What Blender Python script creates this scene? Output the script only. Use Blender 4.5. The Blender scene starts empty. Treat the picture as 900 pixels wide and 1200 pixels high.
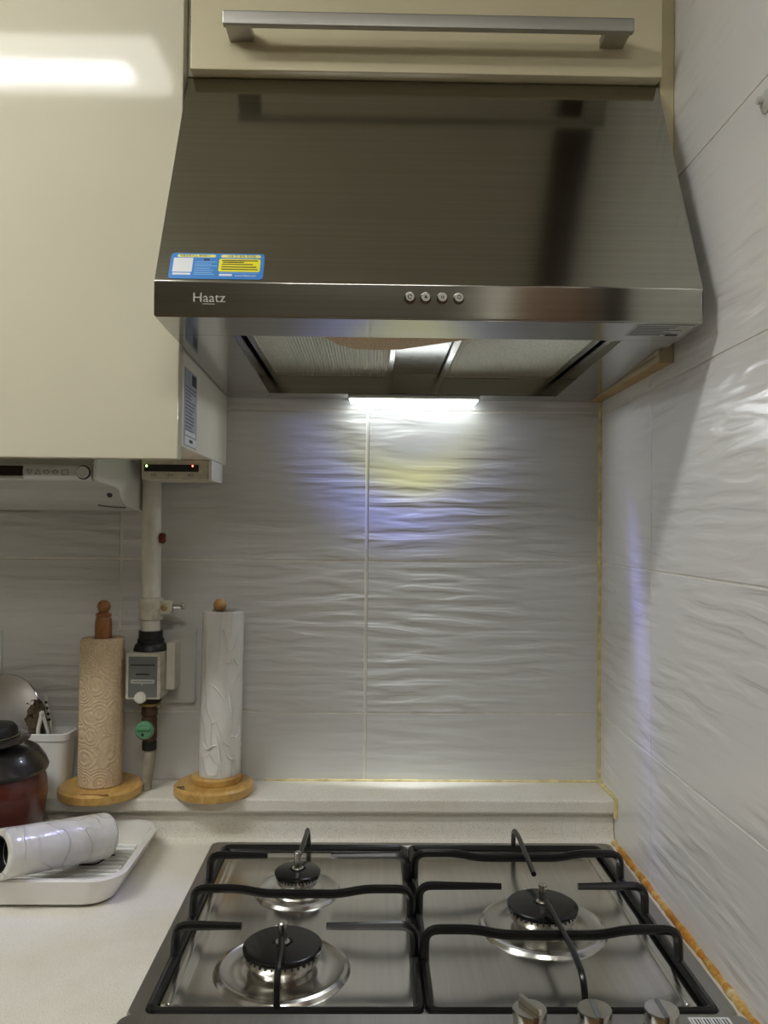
import bpy, bmesh, math, random
from mathutils import Vector, Matrix
random.seed(7)
PI = math.pi
S = bpy.context.scene
COL = S.collection

# ------------------------------------------------------------------ camera
cam = bpy.data.cameras.new('camera')
cam.sensor_fit = 'HORIZONTAL'; cam.sensor_width = 36.0
cam.lens = 950.0 / 900.0 * 36.0
cam.clip_start = 0.02
camo = bpy.data.objects.new('camera', cam); COL.objects.link(camo)
camo.matrix_world = (Matrix.Translation((0, -1.3287, 1.328)) @ Matrix.Rotation(math.radians(-0.9), 4, 'Z')
                     @ Matrix.Rotation(PI / 2 + math.radians(1.2), 4, 'X') @ Matrix.Rotation(math.radians(0.55), 4, 'Z'))
S.camera = camo

# ------------------------------------------------------------------ world, exposure
w = bpy.data.worlds.new('world'); S.world = w; w.use_nodes = True
w.node_tree.nodes['Background'].inputs[0].default_value = (0.8, 0.85, 0.9, 1)
w.node_tree.nodes['Background'].inputs[1].default_value = 0.2
S.view_settings.view_transform = 'Standard'; S.view_settings.look = 'None'
S.view_settings.gamma = 1.0; S.view_settings.use_curve_mapping = False
S.view_settings.exposure = 0.22
CEILING_LAMP = 22.0       # emission of the ceiling lamp diffuser
FILL_LAMP = 9.5         # emission of the added square fill lamp, out of view
HOOD_LAMP = 6.0          # emission of the hood LED bar
FRINGE = 1.9              # coloured fringes of the LED lens

# ------------------------------------------------------------------ materials
def srgb(r, g, b):
    f = lambda c: (c / 12.92 if c <= 0.04045 else ((c + 0.055) / 1.055) ** 2.4)
    return (f(r / 255.), f(g / 255.), f(b / 255.), 1)

class NT:
    def __init__(s, name):
        s.m = bpy.data.materials.new(name); s.m.use_nodes = True
        s.t = s.m.node_tree; s.b = s.t.nodes['Principled BSDF']
        s.tc = s.t.nodes.new('ShaderNodeTexCoord')
    def n(s, typ, **k):
        x = s.t.nodes.new(typ)
        for a, v in k.items(): setattr(x, a, v)
        return x
    def l(s, a, b): s.t.links.new(a, b)
    def mapping(s, sc, rot=(0, 0, 0), src='Object'):
        mp = s.n('ShaderNodeMapping'); mp.inputs['Scale'].default_value = sc; mp.inputs['Rotation'].default_value = rot
        s.l(s.tc.outputs[src], mp.inputs[0]); return mp.outputs[0]
    def noise(s, vec, scale=1, detail=3, rough=.5, dist=0):
        x = s.n('ShaderNodeTexNoise'); x.inputs['Scale'].default_value = scale
        x.inputs['Detail'].default_value = detail; x.inputs['Roughness'].default_value = rough
        x.inputs['Distortion'].default_value = dist
        s.l(vec, x.inputs['Vector']); return x.outputs['Fac']
    def ramp(s, fac, stops, interp='LINEAR'):
        r = s.n('ShaderNodeValToRGB'); r.color_ramp.interpolation = interp
        e = r.color_ramp.elements
        e[0].position, e[0].color = stops[0]; e[1].position, e[1].color = stops[-1]
        for p, c in stops[1:-1]:
            q = e.new(p); q.color = c
        s.l(fac, r.inputs[0]); return r.outputs[0]
    def bump(s, h, strength=.3, dist=.001):
        b = s.n('ShaderNodeBump'); b.inputs['Strength'].default_value = strength; b.inputs['Distance'].default_value = dist
        s.l(h, b.inputs['Height']); s.l(b.outputs[0], s.b.inputs['Normal']); return b

def setp(m, color=None, rough=.5, metal=0., spec=None, coat=0., trans=0., alpha=None, aniso=0., sss=0.):
    i = m.b.inputs
    if color is not None: i['Base Color'].default_value = color
    i['Roughness'].default_value = rough; i['Metallic'].default_value = metal
    if spec is not None: i['Specular IOR Level'].default_value = spec
    i['Coat Weight'].default_value = coat
    i['Transmission Weight'].default_value = trans
    i['Anisotropic'].default_value = aniso
    if sss: i['Subsurface Weight'].default_value = sss; i['Subsurface Radius'].default_value = (.01, .008, .006)

MATS = {}
def plain(name, col, rough=.5, metal=0., var=.06, scale=30., bump=0., **k):
    """procedural: base colour with slight noise variation and optional fine relief"""
    m = NT(name); setp(m, None, rough, metal, **k)
    v = m.mapping((1, 1, 1))
    f = m.noise(v, scale, 3)
    c = srgb(*col)
    lo = tuple(x * (1 - var) for x in c[:3]) + (1,); hi = tuple(min(1, x * (1 + var)) for x in c[:3]) + (1,)
    m.l(m.ramp(f, [(.3, lo), (.7, hi)]), m.b.inputs['Base Color'])
    if bump: m.bump(m.noise(v, scale * 6, 2), bump, .0006)
    MATS[name] = m.m; return m.m

def brushed(name, col, rough, sc, bump=.05, aniso=0., dirt=.0, metal=1.0, rvar=.1):
    m = NT(name); setp(m, None, rough, metal, aniso=aniso)
    f = m.noise(m.mapping(sc), 1, 4, .6)
    c = srgb(*col)
    lo = tuple(x * .93 for x in c[:3]) + (1,); hi = tuple(min(1, x * 1.07) for x in c[:3]) + (1,)
    m.l(m.ramp(f, [(.3, lo), (.7, hi)]), m.b.inputs['Base Color'])
    r = m.n('ShaderNodeMapRange'); r.inputs[3].default_value = rough - rvar * .5; r.inputs[4].default_value = rough + rvar * .5
    m.l(m.noise(m.mapping((6, 6, 6)), 1, 4), r.inputs[0]); m.l(r.outputs[0], m.b.inputs['Roughness'])
    m.bump(f, bump, .0004)
    MATS[name] = m.m; return m.m

def tile_mat(name, along, col, strength, rough=.22):
    m = NT(name); setp(m, None, rough, 0, spec=.45, coat=.25); m.b.inputs['Coat Roughness'].default_value = .12
    v = m.mapping((10, 10, 76))
    f = m.noise(v, 1, .6, .4, 0)
    h = m.ramp(f, [(.30, (0, 0, 0, 1)), (.5, (.5, .5, .5, 1)), (.68, (1, 1, 1, 1))], 'EASE')
    fl = m.ramp(m.noise(m.mapping((5, 5, 9)), 1, 1), [(.36, (.12, .12, .12, 1)), (.6, (1, 1, 1, 1))])
    mu = m.n('ShaderNodeMath', operation='MULTIPLY'); sb = m.n('ShaderNodeMath', operation='SUBTRACT'); sb.inputs[1].default_value = .5
    m.l(h, sb.inputs[0]); m.l(sb.outputs[0], mu.inputs[0]); m.l(fl, mu.inputs[1])
    m.bump(mu.outputs[0], strength, .0034)
    g = m.noise(m.mapping((3, 3, 3)), 1, 4)
    c = srgb(*col)
    m.l(m.ramp(g, [(.3, tuple(x * .95 for x in c[:3]) + (1,)), (.7, c)]), m.b.inputs['Base Color'])
    MATS[name] = m.m; return m.m

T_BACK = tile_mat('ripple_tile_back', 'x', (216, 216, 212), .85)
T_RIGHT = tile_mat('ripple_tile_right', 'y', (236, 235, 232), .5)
GROUT = plain('grout', (228, 225, 216), .8, var=.08, scale=60)
CREAM = plain('cream_gloss_door', (210, 205, 181), .07, var=.02, scale=6, spec=.25)
CREAM_AGED = plain('yellowed_cream_door', (210, 201, 168), .2, var=.03, scale=6, spec=.3)
CREAM_SIDE = plain('cream_side_panel', (226, 222, 205), .4, var=.03, scale=8)
CREAM_TAN = plain('tan_filler', (200, 188, 150), .45, var=.06, scale=14)
PLYWOOD = plain('raw_plywood', (176, 150, 104), .7, var=.12, scale=40)
HOODM = brushed('brushed_steel_hood', (172, 171, 163), .14, (2.2, 260, 260), .03, rvar=.03)
HOODU = brushed('polished_steel_underside', (190, 190, 188), .13, (3, 200, 200), .02)
HOBM = brushed('hob_steel', (208, 206, 200), .2, (160, 3, 160), .03)
HOBRIM = brushed('hob_rim_steel', (176, 174, 170), .42, (160, 3, 160), .04)
STEEL = brushed('bright_steel', (205, 203, 196), .18, (80, 80, 80), .02)
ALU = brushed('satin_aluminium', (176, 174, 166), .46, (4, 160, 160), .06)
BLACKEN = plain('black_enamel', (11, 10, 10), .3, var=.2, scale=60, coat=.1)
BLACKP = plain('black_plastic', (24, 23, 22), .45, var=.15)
BLACKM = plain('black_burner_cap', (9, 9, 9), .22, var=.2, scale=80)
WHITEP = plain('white_plastic', (226, 226, 220), .35, var=.02)
GREYP = plain('pale_grey_plastic', (190, 190, 184), .4, var=.03)
SILVERP = plain('silver_plastic', (214, 217, 218), .35, .15, var=.03)
IVORY = plain('ivory_paint', (216, 213, 198), .35, var=.06, scale=50)
IVORY_G = plain('grubby_ivory', (198, 193, 174), .5, var=.18, scale=90, bump=.2)
RUST = plain('rust', (112, 52, 34), .85, var=.35, scale=160, bump=.6)
BRASS = plain('tarnished_brass', (168, 148, 96), .4, .7, var=.2, scale=90)
COPPERB = plain('brown_nipple', (92, 70, 54), .5, .4, var=.25, scale=90)
GREENP = plain('green_valve_plastic', (96, 150, 112), .4, var=.1)
HOSE = plain('grey_hose_rubber', (150, 144, 126), .6, var=.15, scale=60)
GREYLAB = plain('grey_faceplate', (112, 114, 110), .5, var=.08)
DARKTXT = plain('dark_print', (40, 42, 48), .6, var=.05)
GREYTXT = plain('grey_print', (104, 108, 112), .6, var=.05)
BLUELAB = plain('blue_sticker', (58, 132, 206), .4, var=.03)
YELLOW = plain('yellow_sticker_panel', (240, 232, 30), .45, var=.02)
PALEYEL = plain('pale_yellow_strip', (236, 234, 130), .45, var=.02)
WHITELAB = plain('white_label', (228, 230, 230), .5, var=.02)
LIGHTBLUE = plain('light_blue_print', (140, 190, 232), .5, var=.02)
BLUEGREY = plain('blue_grey_label', (158, 168, 182), .5, var=.08, scale=100)
WHITEFAB = plain('white_ceramic', (232, 230, 222), .25, var=.02, coat=.3)
CAULK = plain('yellowed_caulk', (214, 200, 146), .6, var=.25, scale=70, bump=.4)
PAINT = plain('room_paint', (150, 144, 130), .8, var=.05, scale=5)
CEILM = plain('ceiling_paper', (212, 210, 198), .85, var=.03, scale=5)
DARKWOOD = plain('dark_brown_moulding', (52, 38, 28), .5, var=.2, scale=30)
FLOORM = plain('floor_vinyl', (150, 120, 86), .4, var=.15, scale=9)
PANM = brushed('grey_pan_metal', (196, 192, 188), .5, (40, 40, 40), .05)
PLATEM = plain('cover_plate_plastic', (206, 205, 198), .35, var=.02)
RUBBLE = plain('brown_scourer', (96, 82, 62), .8, var=.5, scale=220, bump=1.)
LEDRED = plain('dark_display', (34, 14, 12), .3, var=.1)

def amber_caulk():
    m = NT('amber_stained_caulk'); setp(m, None, .55)
    f = m.noise(m.mapping((20, 34, 20)), 1, 5, .7)
    m.l(m.ramp(f, [(.3, srgb(140, 84, 22)), (.46, srgb(190, 128, 42)), (.56, srgb(206, 170, 96)), (.68, srgb(226, 214, 180))]), m.b.inputs['Base Color'])
    m.bump(m.noise(m.mapping((150, 150, 150)), 1, 3), .5, .001); return m.m
AMBER = amber_caulk()

def counter_mat():
    m = NT('speckled_counter'); setp(m, None, .32, spec=.4)
    v = m.mapping((1, 1, 1))
    a = m.ramp(m.noise(v, 900, 2, .6), [(.33, srgb(188, 184, 168)), (.45, srgb(234, 231, 220)), (.7, srgb(240, 237, 228))])
    mx = m.n('ShaderNodeMix', data_type='RGBA', blend_type='MULTIPLY'); mx.inputs[0].default_value = .5
    st = m.ramp(m.noise(v, 9, 4, .6), [(.3, srgb(236, 230, 214)), (.6, (1, 1, 1, 1))])
    m.l(a, mx.inputs[6]); m.l(st, mx.inputs[7]); m.l(mx.outputs[2], m.b.inputs['Base Color']); return m.m
COUNTER = counter_mat()

def wood_mat(name, c0, c1, sc=(30, 4, 30), rough=.35):
    m = NT(name); setp(m, None, rough, coat=.25)
    f = m.noise(m.mapping(sc), 1, 5, .6, 1.2)
    m.l(m.ramp(f, [(.3, srgb(*c0)), (.55, srgb(*c1)), (.8, srgb(*[min(255, x + 14) for x in c1]))]), m.b.inputs['Base Color'])
    m.bump(f, .08, .0006); return m.m
WOOD = wood_mat('oak_wood', (150, 104, 52), (190, 148, 86), (24, 24, 90))
WOODB = wood_mat('bamboo_base', (176, 132, 66), (206, 166, 94), (60, 12, 60))
DOORM = wood_mat('brown_door_wood', (96, 66, 42), (122, 88, 58), (20, 20, 3), .45)
WOODD = wood_mat('dark_stained_rod', (110, 66, 32), (150, 98, 52), (60, 60, 14))

def towel_mat():
    m = NT('brown_quilted_paper'); setp(m, None, .95, spec=.1)
    v = m.mapping((1, 1, 1))
    vo = m.n('ShaderNodeTexVoronoi'); vo.inputs['Scale'].default_value = 34; m.l(v, vo.inputs['Vector'])
    sn = m.n('ShaderNodeMath', operation='SINE'); ml = m.n('ShaderNodeMath', operation='MULTIPLY'); ml.inputs[1].default_value = 46
    m.l(vo.outputs['Distance'], ml.inputs[0]); m.l(ml.outputs[0], sn.inputs[0])
    m.bump(sn.outputs[0], .38, .001)
    m.l(m.ramp(m.noise(v, 260, 3), [(.3, srgb(196, 172, 138)), (.7, srgb(218, 197, 164))]), m.b.inputs['Base Color']); return m.m
TOWEL = towel_mat()

def film_mat():
    m = NT('crinkled_clear_film'); setp(m, None, .2, spec=.6, coat=.6, sss=.3)
    v = m.mapping((20, 20, 9), (.6, .4, 0))
    f = m.noise(v, 1, 1.5, .5, 1.0)
    h = m.ramp(f, [(.40, (0, 0, 0, 1)), (.47, (.35, .35, .35, 1)), (.495, (1, 1, 1, 1)), (.515, (.35, .35, .35, 1)), (.6, (0, 0, 0, 1))])
    m.bump(h, .8, .002)
    m.l(m.ramp(m.noise(v, 1, 4), [(.3, srgb(206, 204, 196)), (.7, srgb(234, 233, 228))]), m.b.inputs['Base Color']); return m.m
FILM = film_mat()

def clay_mat(name, c0, c1, rough):
    m = NT(name); setp(m, None, rough, coat=.4)
    v = m.mapping((8, 8, 26))
    m.l(m.ramp(m.noise(v, 1, 4), [(.3, srgb(*c0)), (.7, srgb(*c1))]), m.b.inputs['Base Color'])
    m.bump(m.noise(m.mapping((20, 20, 90)), 1, 2), .25, .002); return m.m
CLAY = clay_mat('red_brown_glaze', (58, 22, 16), (104, 42, 30), .3)
CLAYB = clay_mat('black_glaze', (22, 19, 20), (42, 38, 38), .3)

def mesh_mat():
    m = NT('filter_mesh_aluminium'); setp(m, None, .45, .85)
    v = m.mapping((420, 420, 420))
    ck = m.n('ShaderNodeTexVoronoi'); ck.inputs['Scale'].default_value = 1.0; m.l(v, ck.inputs['Vector'])
    m.l(m.ramp(ck.outputs['Distance'], [(.2, srgb(190, 186, 172)), (.6, srgb(224, 221, 208))]), m.b.inputs['Base Color'])
    m.bump(ck.outputs['Distance'], .2, .0004); return m.m
FILTER = mesh_mat()

def emit(name, col, strength):
    m = NT(name); i = m.b.inputs
    i['Base Color'].default_value = (.9, .9, .9, 1); i['Emission Color'].default_value = col; i['Emission Strength'].default_value = strength
    return m.m

# ------------------------------------------------------------------ mesh helpers
def nb(): return bmesh.new()
def box(bm, x0, x1, y0, y1, z0, z1, bev=0., seg=2):
    vs = [bm.verts.new((x, y, z)) for z in (z0, z1) for y in (y0, y1) for x in (x0, x1)]
    fs = [bm.faces.new([vs[i] for i in q]) for q in ((0, 2, 3, 1), (4, 5, 7, 6), (0, 1, 5, 4), (2, 6, 7, 3), (0, 4, 6, 2), (1, 3, 7, 5))]
    if bev:
        es = list({e for f in fs for e in f.edges})
        bmesh.ops.bevel(bm, geom=es, offset=bev, segments=seg, affect='EDGES', profile=.5)
    return bm
def prism(bm, pts, axis, a0, a1, bev=0., seg=2):
    """pts: 2D outline; axis x -> (y,z), y -> (x,z), z -> (x,y)"""
    def P(p, a): return {'x': (a, p[0], p[1]), 'y': (p[0], a, p[1]), 'z': (p[0], p[1], a)}[axis]
    A = [bm.verts.new(P(p, a0)) for p in pts]; B = [bm.verts.new(P(p, a1)) for p in pts]
    fs = [bm.faces.new(A), bm.faces.new(B[::-1])]
    n = len(pts)
    for i in range(n):
        j = (i + 1) % n; fs.append(bm.faces.new((A[i], B[i], B[j], A[j])))
    if bev:
        es = list({e for f in fs for e in f.edges})
        bmesh.ops.bevel(bm, geom=es, offset=bev, segments=seg, affect='EDGES', profile=.5)
    return bm
def loft(bm, rings, cap0=True, cap1=True):
    R = [[bm.verts.new(p) for p in r] for r in rings]; n = len(R[0])
    for a, b in zip(R[:-1], R[1:]):
        for i in range(n):
            j = (i + 1) % n; bm.faces.new((a[i], a[j], b[j], b[i]))
    if cap0: bm.faces.new(R[0][::-1])
    if cap1: bm.faces.new(R[-1])
    return bm
def rr(x0, x1, y0, y1, r, z, n=5):
    out = []
    for cx, cy, a0 in ((x1 - r, y1 - r, 0), (x0 + r, y1 - r, 90), (x0 + r, y0 + r, 180), (x1 - r, y0 + r, 270)):
        for k in range(n + 1):
            a = math.radians(a0 + 90 * k / n); out.append((cx + r * math.cos(a), cy + r * math.sin(a), z))
    return out
def rr2(x0, x1, y0, y1, r, n=4): return [(p[0], p[1]) for p in rr(x0, x1, y0, y1, r, 0, n)]
def lathe(bm, prof, c, segs=32, M=None, wob=None):
    rings = []
    for r, z in prof:
        ring = []
        for k in range(segs):
            a = 2 * PI * k / segs
            q = r + (wob(a, z) if wob and r > 1e-4 else 0)
            p = Vector((q * math.cos(a), q * math.sin(a), z))
            if M: p = M @ p
            ring.append(p + Vector(c))
        rings.append(ring)
    return loft(bm, rings)
def tube(bm, pts, r, segs=8, radii=None, caps=True):
    pts = [Vector(p) for p in pts]; n = len(pts)
    T = []
    for i in range(n):
        a = pts[max(i - 1, 0)]; b = pts[min(i + 1, n - 1)]; T.append((b - a).normalized())
    u = T[0].orthogonal().normalized(); rings = []
    for i in range(n):
        u = (u - T[i] * u.dot(T[i])).normalized(); v = T[i].cross(u)
        q = radii[i] if radii else r
        rings.append([pts[i] + (u * math.cos(2 * PI * k / segs) + v * math.sin(2 * PI * k / segs)) * q for k in range(segs)])
    return loft(bm, rings, caps, caps)
def smooth_path(pts, per=5):
    P = [Vector(p) for p in pts]; out = []
    for i in range(len(P) - 1):
        p0 = P[max(i - 1, 0)]; p1 = P[i]; p2 = P[i + 1]; p3 = P[min(i + 2, len(P) - 1)]
        for k in range(per):
            t = k / per
            out.append(.5 * ((2 * p1) + (p2 - p0) * t + (2 * p0 - 5 * p1 + 4 * p2 - p3) * t * t + (3 * p1 - p0 - 3 * p2 + p3) * t ** 3))
    out.append(P[-1]); return out
def round_path(pts, r, n=4):
    P = [Vector(p) for p in pts]; out = [P[0]]
    for a, b, c in zip(P[:-2], P[1:-1], P[2:]):
        q = min(r, (a - b).length * .45, (c - b).length * .45)
        s = b + (a - b).normalized() * q; e = b + (c - b).normalized() * q
        for k in range(n + 1):
            t = k / n; out.append(s * (1 - t) ** 2 + b * 2 * t * (1 - t) + e * t * t)
    out.append(P[-1]); return out
def sphere(bm, c, r, sc=(1, 1, 1), u=16, v=10):
    M = Matrix.Translation(c) @ Matrix.Diagonal((r * sc[0], r * sc[1], r * sc[2], 1))
    bmesh.ops.create_uvsphere(bm, u_segments=u, v_segments=v, radius=1, matrix=M); return bm
def text(bm, s, size, M, thick=.0002, align='LEFT', sx=1.0):
    cu = bpy.data.curves.new('t', 'FONT'); cu.body = s; cu.size = size; cu.extrude = thick; cu.align_x = align
    cu.resolution_u = 2
    o = bpy.data.objects.new('t', cu); COL.objects.link(o)
    dg = bpy.context.evaluated_depsgraph_get(); me = bpy.data.meshes.new_from_object(o.evaluated_get(dg))
    me.transform(M @ Matrix.Diagonal((sx, 1, 1, 1))); bm.from_mesh(me)
    bpy.data.objects.remove(o); bpy.data.curves.remove(cu); bpy.data.meshes.remove(me); return bm

# ------------------------------------------------------------------ object helpers
WL = {}
def _mesh(name, bm, m, sharp=35):
    bmesh.ops.recalc_face_normals(bm, faces=bm.faces[:])
    ang = math.radians(sharp)
    for f in bm.faces: f.smooth = True
    for e in bm.edges:
        e.smooth = not (len(e.link_faces) == 2 and e.calc_face_angle(0) > ang)
    me = bpy.data.meshes.new(name); bm.to_mesh(me); bm.free(); me.materials.append(m)
    return me
def wn(o):
    m = o.modifiers.new('weighted_normal', 'WEIGHTED_NORMAL'); m.mode = 'FACE_AREA'; m.weight = 100; m.keep_sharp = True
def thing(name, label, cat, loc, group=None):
    o = bpy.data.objects.new(name, None); COL.objects.link(o); o.location = loc; o.empty_display_size = .02
    o['label'] = label; o['category'] = cat
    if group: o['group'] = group
    WL[o] = Vector(loc); return o
def part(name, bm, m, parent, label=None, sharp=35):
    base = WL[parent]
    bmesh.ops.translate(bm, verts=bm.verts[:], vec=-base)
    o = bpy.data.objects.new(name, _mesh(name, bm, m, sharp)); COL.objects.link(o); wn(o)
    o.parent = parent; WL[o] = base.copy()
    if label: o['label'] = label
    return o
def solo(name, bm, m, label, cat, group=None, sharp=35):
    xs = [v.co for v in bm.verts]
    lo = [min(c[i] for c in xs) for i in range(3)]; hi = [max(c[i] for c in xs) for i in range(3)]
    base = Vector(((lo[0] + hi[0]) / 2, (lo[1] + hi[1]) / 2, lo[2]))
    bmesh.ops.translate(bm, verts=bm.verts[:], vec=-base)
    o = bpy.data.objects.new(name, _mesh(name, bm, m, sharp)); COL.objects.link(o); wn(o); o.location = base; WL[o] = base
    o['label'] = label; o['category'] = cat
    if group: o['group'] = group
    return o
def struct(name, bm, m, sharp=35):
    o = bpy.data.objects.new(name, _mesh(name, bm, m, sharp)); COL.objects.link(o); wn(o); o['kind'] = 'structure'
    WL[o] = Vector((0, 0, 0)); return o

XR = .378            # right wall face
ZC = .85             # counter top
ZCEIL = 2.30
# ================================================================== ROOM SHELL
struct('floor', box(nb(), -2.3, XR + .12, -3.2, .12, -.05, 0), FLOORM)
struct('ceiling', box(nb(), -2.3, XR + .12, -3.2, .12, ZCEIL, ZCEIL + .05), CEILM)
wall_back = struct('wall_back', box(nb(), -2.3, XR + .12, .0014, .12, 0, ZCEIL), GROUT)
wall_right = struct('wall_right', box(nb(), XR + .0014, XR + .12, -3.2, .0014, 0, ZCEIL), GROUT)
struct('wall_left', box(nb(), -2.4, -2.3, -3.2, .12, 0, ZCEIL), PAINT)
struct('wall_front', box(nb(), -2.3, XR + .12, -3.3, -3.2, 0, ZCEIL), PAINT)
G = .0024
T_PLAIN = tile_mat('smooth_tile_back', 'x', (216, 216, 212), .22)
ZROW = [.852, 1.028, 1.275, 1.522, 1.769, 2.016, 2.263]
# back wall tiles
XCOL = [-1.207, -.807, -.407, -.007, XR - .001]
rows_b = [(.918, 1.028), (1.028, 1.275), (1.275, 1.522), (1.522, 1.62)]
for z0, z1 in rows_b:
    for x0, x1 in zip(XCOL[:-1], XCOL[1:]):
        part('tile', box(nb(), x0 + G, x1 - G, 0, .002, z0 + G * .7, z1 - G * .7, .0008, 2), T_PLAIN if z1 < 1.1 else T_BACK, wall_back)
YCOL = [-.001, -.24, -.64, -.76]
for z0, z1 in zip(ZROW[:-1], ZROW[1:]):
    for y1, y0 in zip(YCOL[:-1], YCOL[1:]):
        part('tile', box(nb(), XR, XR + .002, y0 + G * .4, y1 - G * .4, z0 + G * .55, z1 - G * .55, .0008, 2), T_RIGHT, wall_right)
struct('trim_1', prism(nb(), [(XR + .006, ZCEIL), (XR + .006, 2.262), (XR - .012, 2.264), (XR - .02, 2.275), (XR - .055, 2.288), (XR - .06, ZCEIL)], 'y', -3.2, -.34), DARKWOOD)

def door_1():
    # brown door further along the right wall, behind the camera side of the kitchen
    y0, y1 = -1.66, -.78
    d = struct('door_1', box(nb(), XR - .022, XR + .0012, y0 + .05, y1 - .05, .01, 2.0, .002), DOORM)
    for a, b_, c, e in ((y0, y0 + .048, 0, 2.05), (y1 - .048, y1, 0, 2.05), (y0 + .0485, y1 - .0485, 2.002, 2.05)):
        part('door_frame', box(nb(), XR - .035, XR + .0012, a, b_, c, e, .003), DARKWOOD, d)
    for z0, z1 in ((.2, .9), (1.05, 1.8)):
        part('door_panel', box(nb(), XR - .028, XR - .0222, y0 + .16, y1 - .16, z0, z1, .004), DOORM, d)
    part('door_handle', tube(nb(), round_path([(XR - .0225, y0 + .11, 1.0), (XR - .07, y0 + .11, 1.0), (XR - .07, y0 + .21, 1.0)], .012), .008, 10), STEEL, d)
door_1()
def wobble(pts, r, seed, n=60, amp=.3, segs=7):
    rnd = random.Random(seed); P = [Vector(p) for p in pts]; out = []; rad = []
    L = [(b - a).length for a, b in zip(P[:-1], P[1:])]; tot = sum(L)
    for i in range(n + 1):
        d = tot * i / n; k = 0
        while k < len(L) - 1 and d > L[k]: d -= L[k]; k += 1
        out.append(P[k].lerp(P[k + 1], min(1, d / L[k]))); rad.append(r * (1 + rnd.uniform(-amp, amp)))
    for _ in range(2): rad = [(rad[max(i - 1, 0)] + rad[i] + rad[min(i + 1, n)]) / 3 for i in range(n + 1)]
    b = nb(); tube(b, out, r, segs, rad); return b
struct('trim_2', wobble([(XR - .001, -.001, .92), (XR - .001, -.001, 1.54)], .0042, 3, 90, .35), CAULK, 60)
struct('trim_3', wobble([(-.17, -.001, .9185), (XR - .003, -.001, .9185)], .0026, 4, 90, .4), CAULK, 60)
struct('trim_4', wobble([(XR - .001, -.003, .919), (XR - .001, -.094, .919), (XR - .001, -.094, .892)], .004, 5, 40, .4), CAULK, 60)
struct('trim_5', wobble([(XR - .0005, -.088, .8515), (XR - .0005, -.61, .8515)],   .0058, 6, 150, .5), AMBER, 60)

# ================================================================== CEILING LAMP
def ceiling_lamp():
    x0, x1, y0, y1 = -1.36, -.43, -1.06, -.89
    t = thing('ceiling_lamp', 'long white rectangular ceiling lamp with glowing diffuser', 'lamp', ((x0 + x1) / 2, (y0 + y1) / 2, ZCEIL))
    part('housing', loft(nb(), [rr(x0 - .012, x1 + .012, y0 - .012, y1 + .012, .012, ZCEIL - .0005), rr(x0 - .012, x1 + .012, y0 - .012, y1 + .012, .012, ZCEIL - .03)]), WHITEP, t)
    part('diffuser', loft(nb(), [rr(x0, x1, y0, y1, .015, ZCEIL - .0301), rr(x0, x1, y0, y1, .015, ZCEIL - .05), rr(x0 + .01, x1 - .01, y0 + .01, y1 - .01, .012, ZCEIL - .058)]),
         emit('ceiling_lamp_glow', (1.0, .985, .93, 1), CEILING_LAMP * .5), t)
    part('light_strip', loft(nb(), [rr(x0 + .03, x1 - .06, -1.005, -.925, .02, ZCEIL - .0581), rr(x0 + .03, x1 - .06, -1.005, -.925, .02, ZCEIL - .062), rr(x0 + .04, x1 - .07, -.997, -.933, .015, ZCEIL - .064)]),
         emit('ceiling_lamp_strip', (.97, .985, 1.0, 1), CEILING_LAMP * 1.45), t, 'brighter LED strip')
ceiling_lamp()
def fill_lamp():  # added lamp behind the camera, out of view, to fill walls and counter
    x0, x1, y0, y1 = -.25, .2, -2.0, -1.55
    t = thing('ceiling_lamp', 'unseen square white ceiling lamp added for fill light', 'lamp', ((x0 + x1) / 2, (y0 + y1) / 2, ZCEIL))
    part('housing', loft(nb(), [rr(x0 - .012, x1 + .012, y0 - .012, y1 + .012, .03, ZCEIL - .0005), rr(x0 - .012, x1 + .012, y0 - .012, y1 + .012, .03, ZCEIL - .03)]), WHITEP, t)
    part('diffuser', loft(nb(), [rr(x0, x1, y0, y1, .03, ZCEIL - .0301), rr(x0, x1, y0, y1, .03, ZCEIL - .055), rr(x0 + .01, x1 - .01, y0 + .01, y1 - .01, .025, ZCEIL - .062)]),
         emit('fill_lamp_glow', (1.0, .985, .95, 1), FILL_LAMP), t)
fill_lamp()

# ================================================================== COUNTER, LEDGE, BASE UNITS
def counter():
    b = nb()
    # top slab with a coved upstand at the back, profile in (y, z)
    prof = [(-.62, .81), (-.625, .82), (-.625, .843), (-.618, ZC), (-.1, ZC), (-.09, .8515), (-.083, .856), (-.079, .866), (-.078, .896), (.006, .896), (.006, .81)]
    prism(b, prof, 'x', -1.9, XR - .001)
    solo('countertop', b, COUNTER, 'cream speckled kitchen countertop with upstand around the gas hob', 'countertop')
    b = nb()
    prism(b, [(-.0005, .8965), (-.0005, .9178), (-.086, .918), (-.09, .9165), (-.0915, .913), (-.0915, .9), (-.089, .8965)], 'x', -1.9, XR - .001)
    solo('back_ledge', b, COUNTER, 'cream stone ledge along the foot of the back wall', 'ledge')
counter()
def base_unit(x0, x1, label):
    t = thing('base_cabinet', label, 'cabinet', ((x0 + x1) / 2, -.3, 0))
    part('body', box(nb(), x0, x1, -.575, -.002, .1, .8095), CREAM_SIDE, t)
    d = part('door', box(nb(), x0 + .002, x1 - .002, -.597, -.577, .11, .79, .002), CREAM, t)
    part('handle', tube(nb(), round_path([(x1 - .06, -.5975, .62), (x1 - .06, -.625, .62), (x1 - .06, -.625, .76), (x1 - .06, -.5975, .76)], .01), .005, 8), ALU, d)
    part('plinth', box(nb(), x0, x1, -.53, -.51, 0, .0995), GREYP, t)
base_unit(-.24, .36, 'cream base cabinet under the gas hob')
base_unit(-.845, -.245, 'cream base cabinet under the counter beside the hob')

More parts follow.
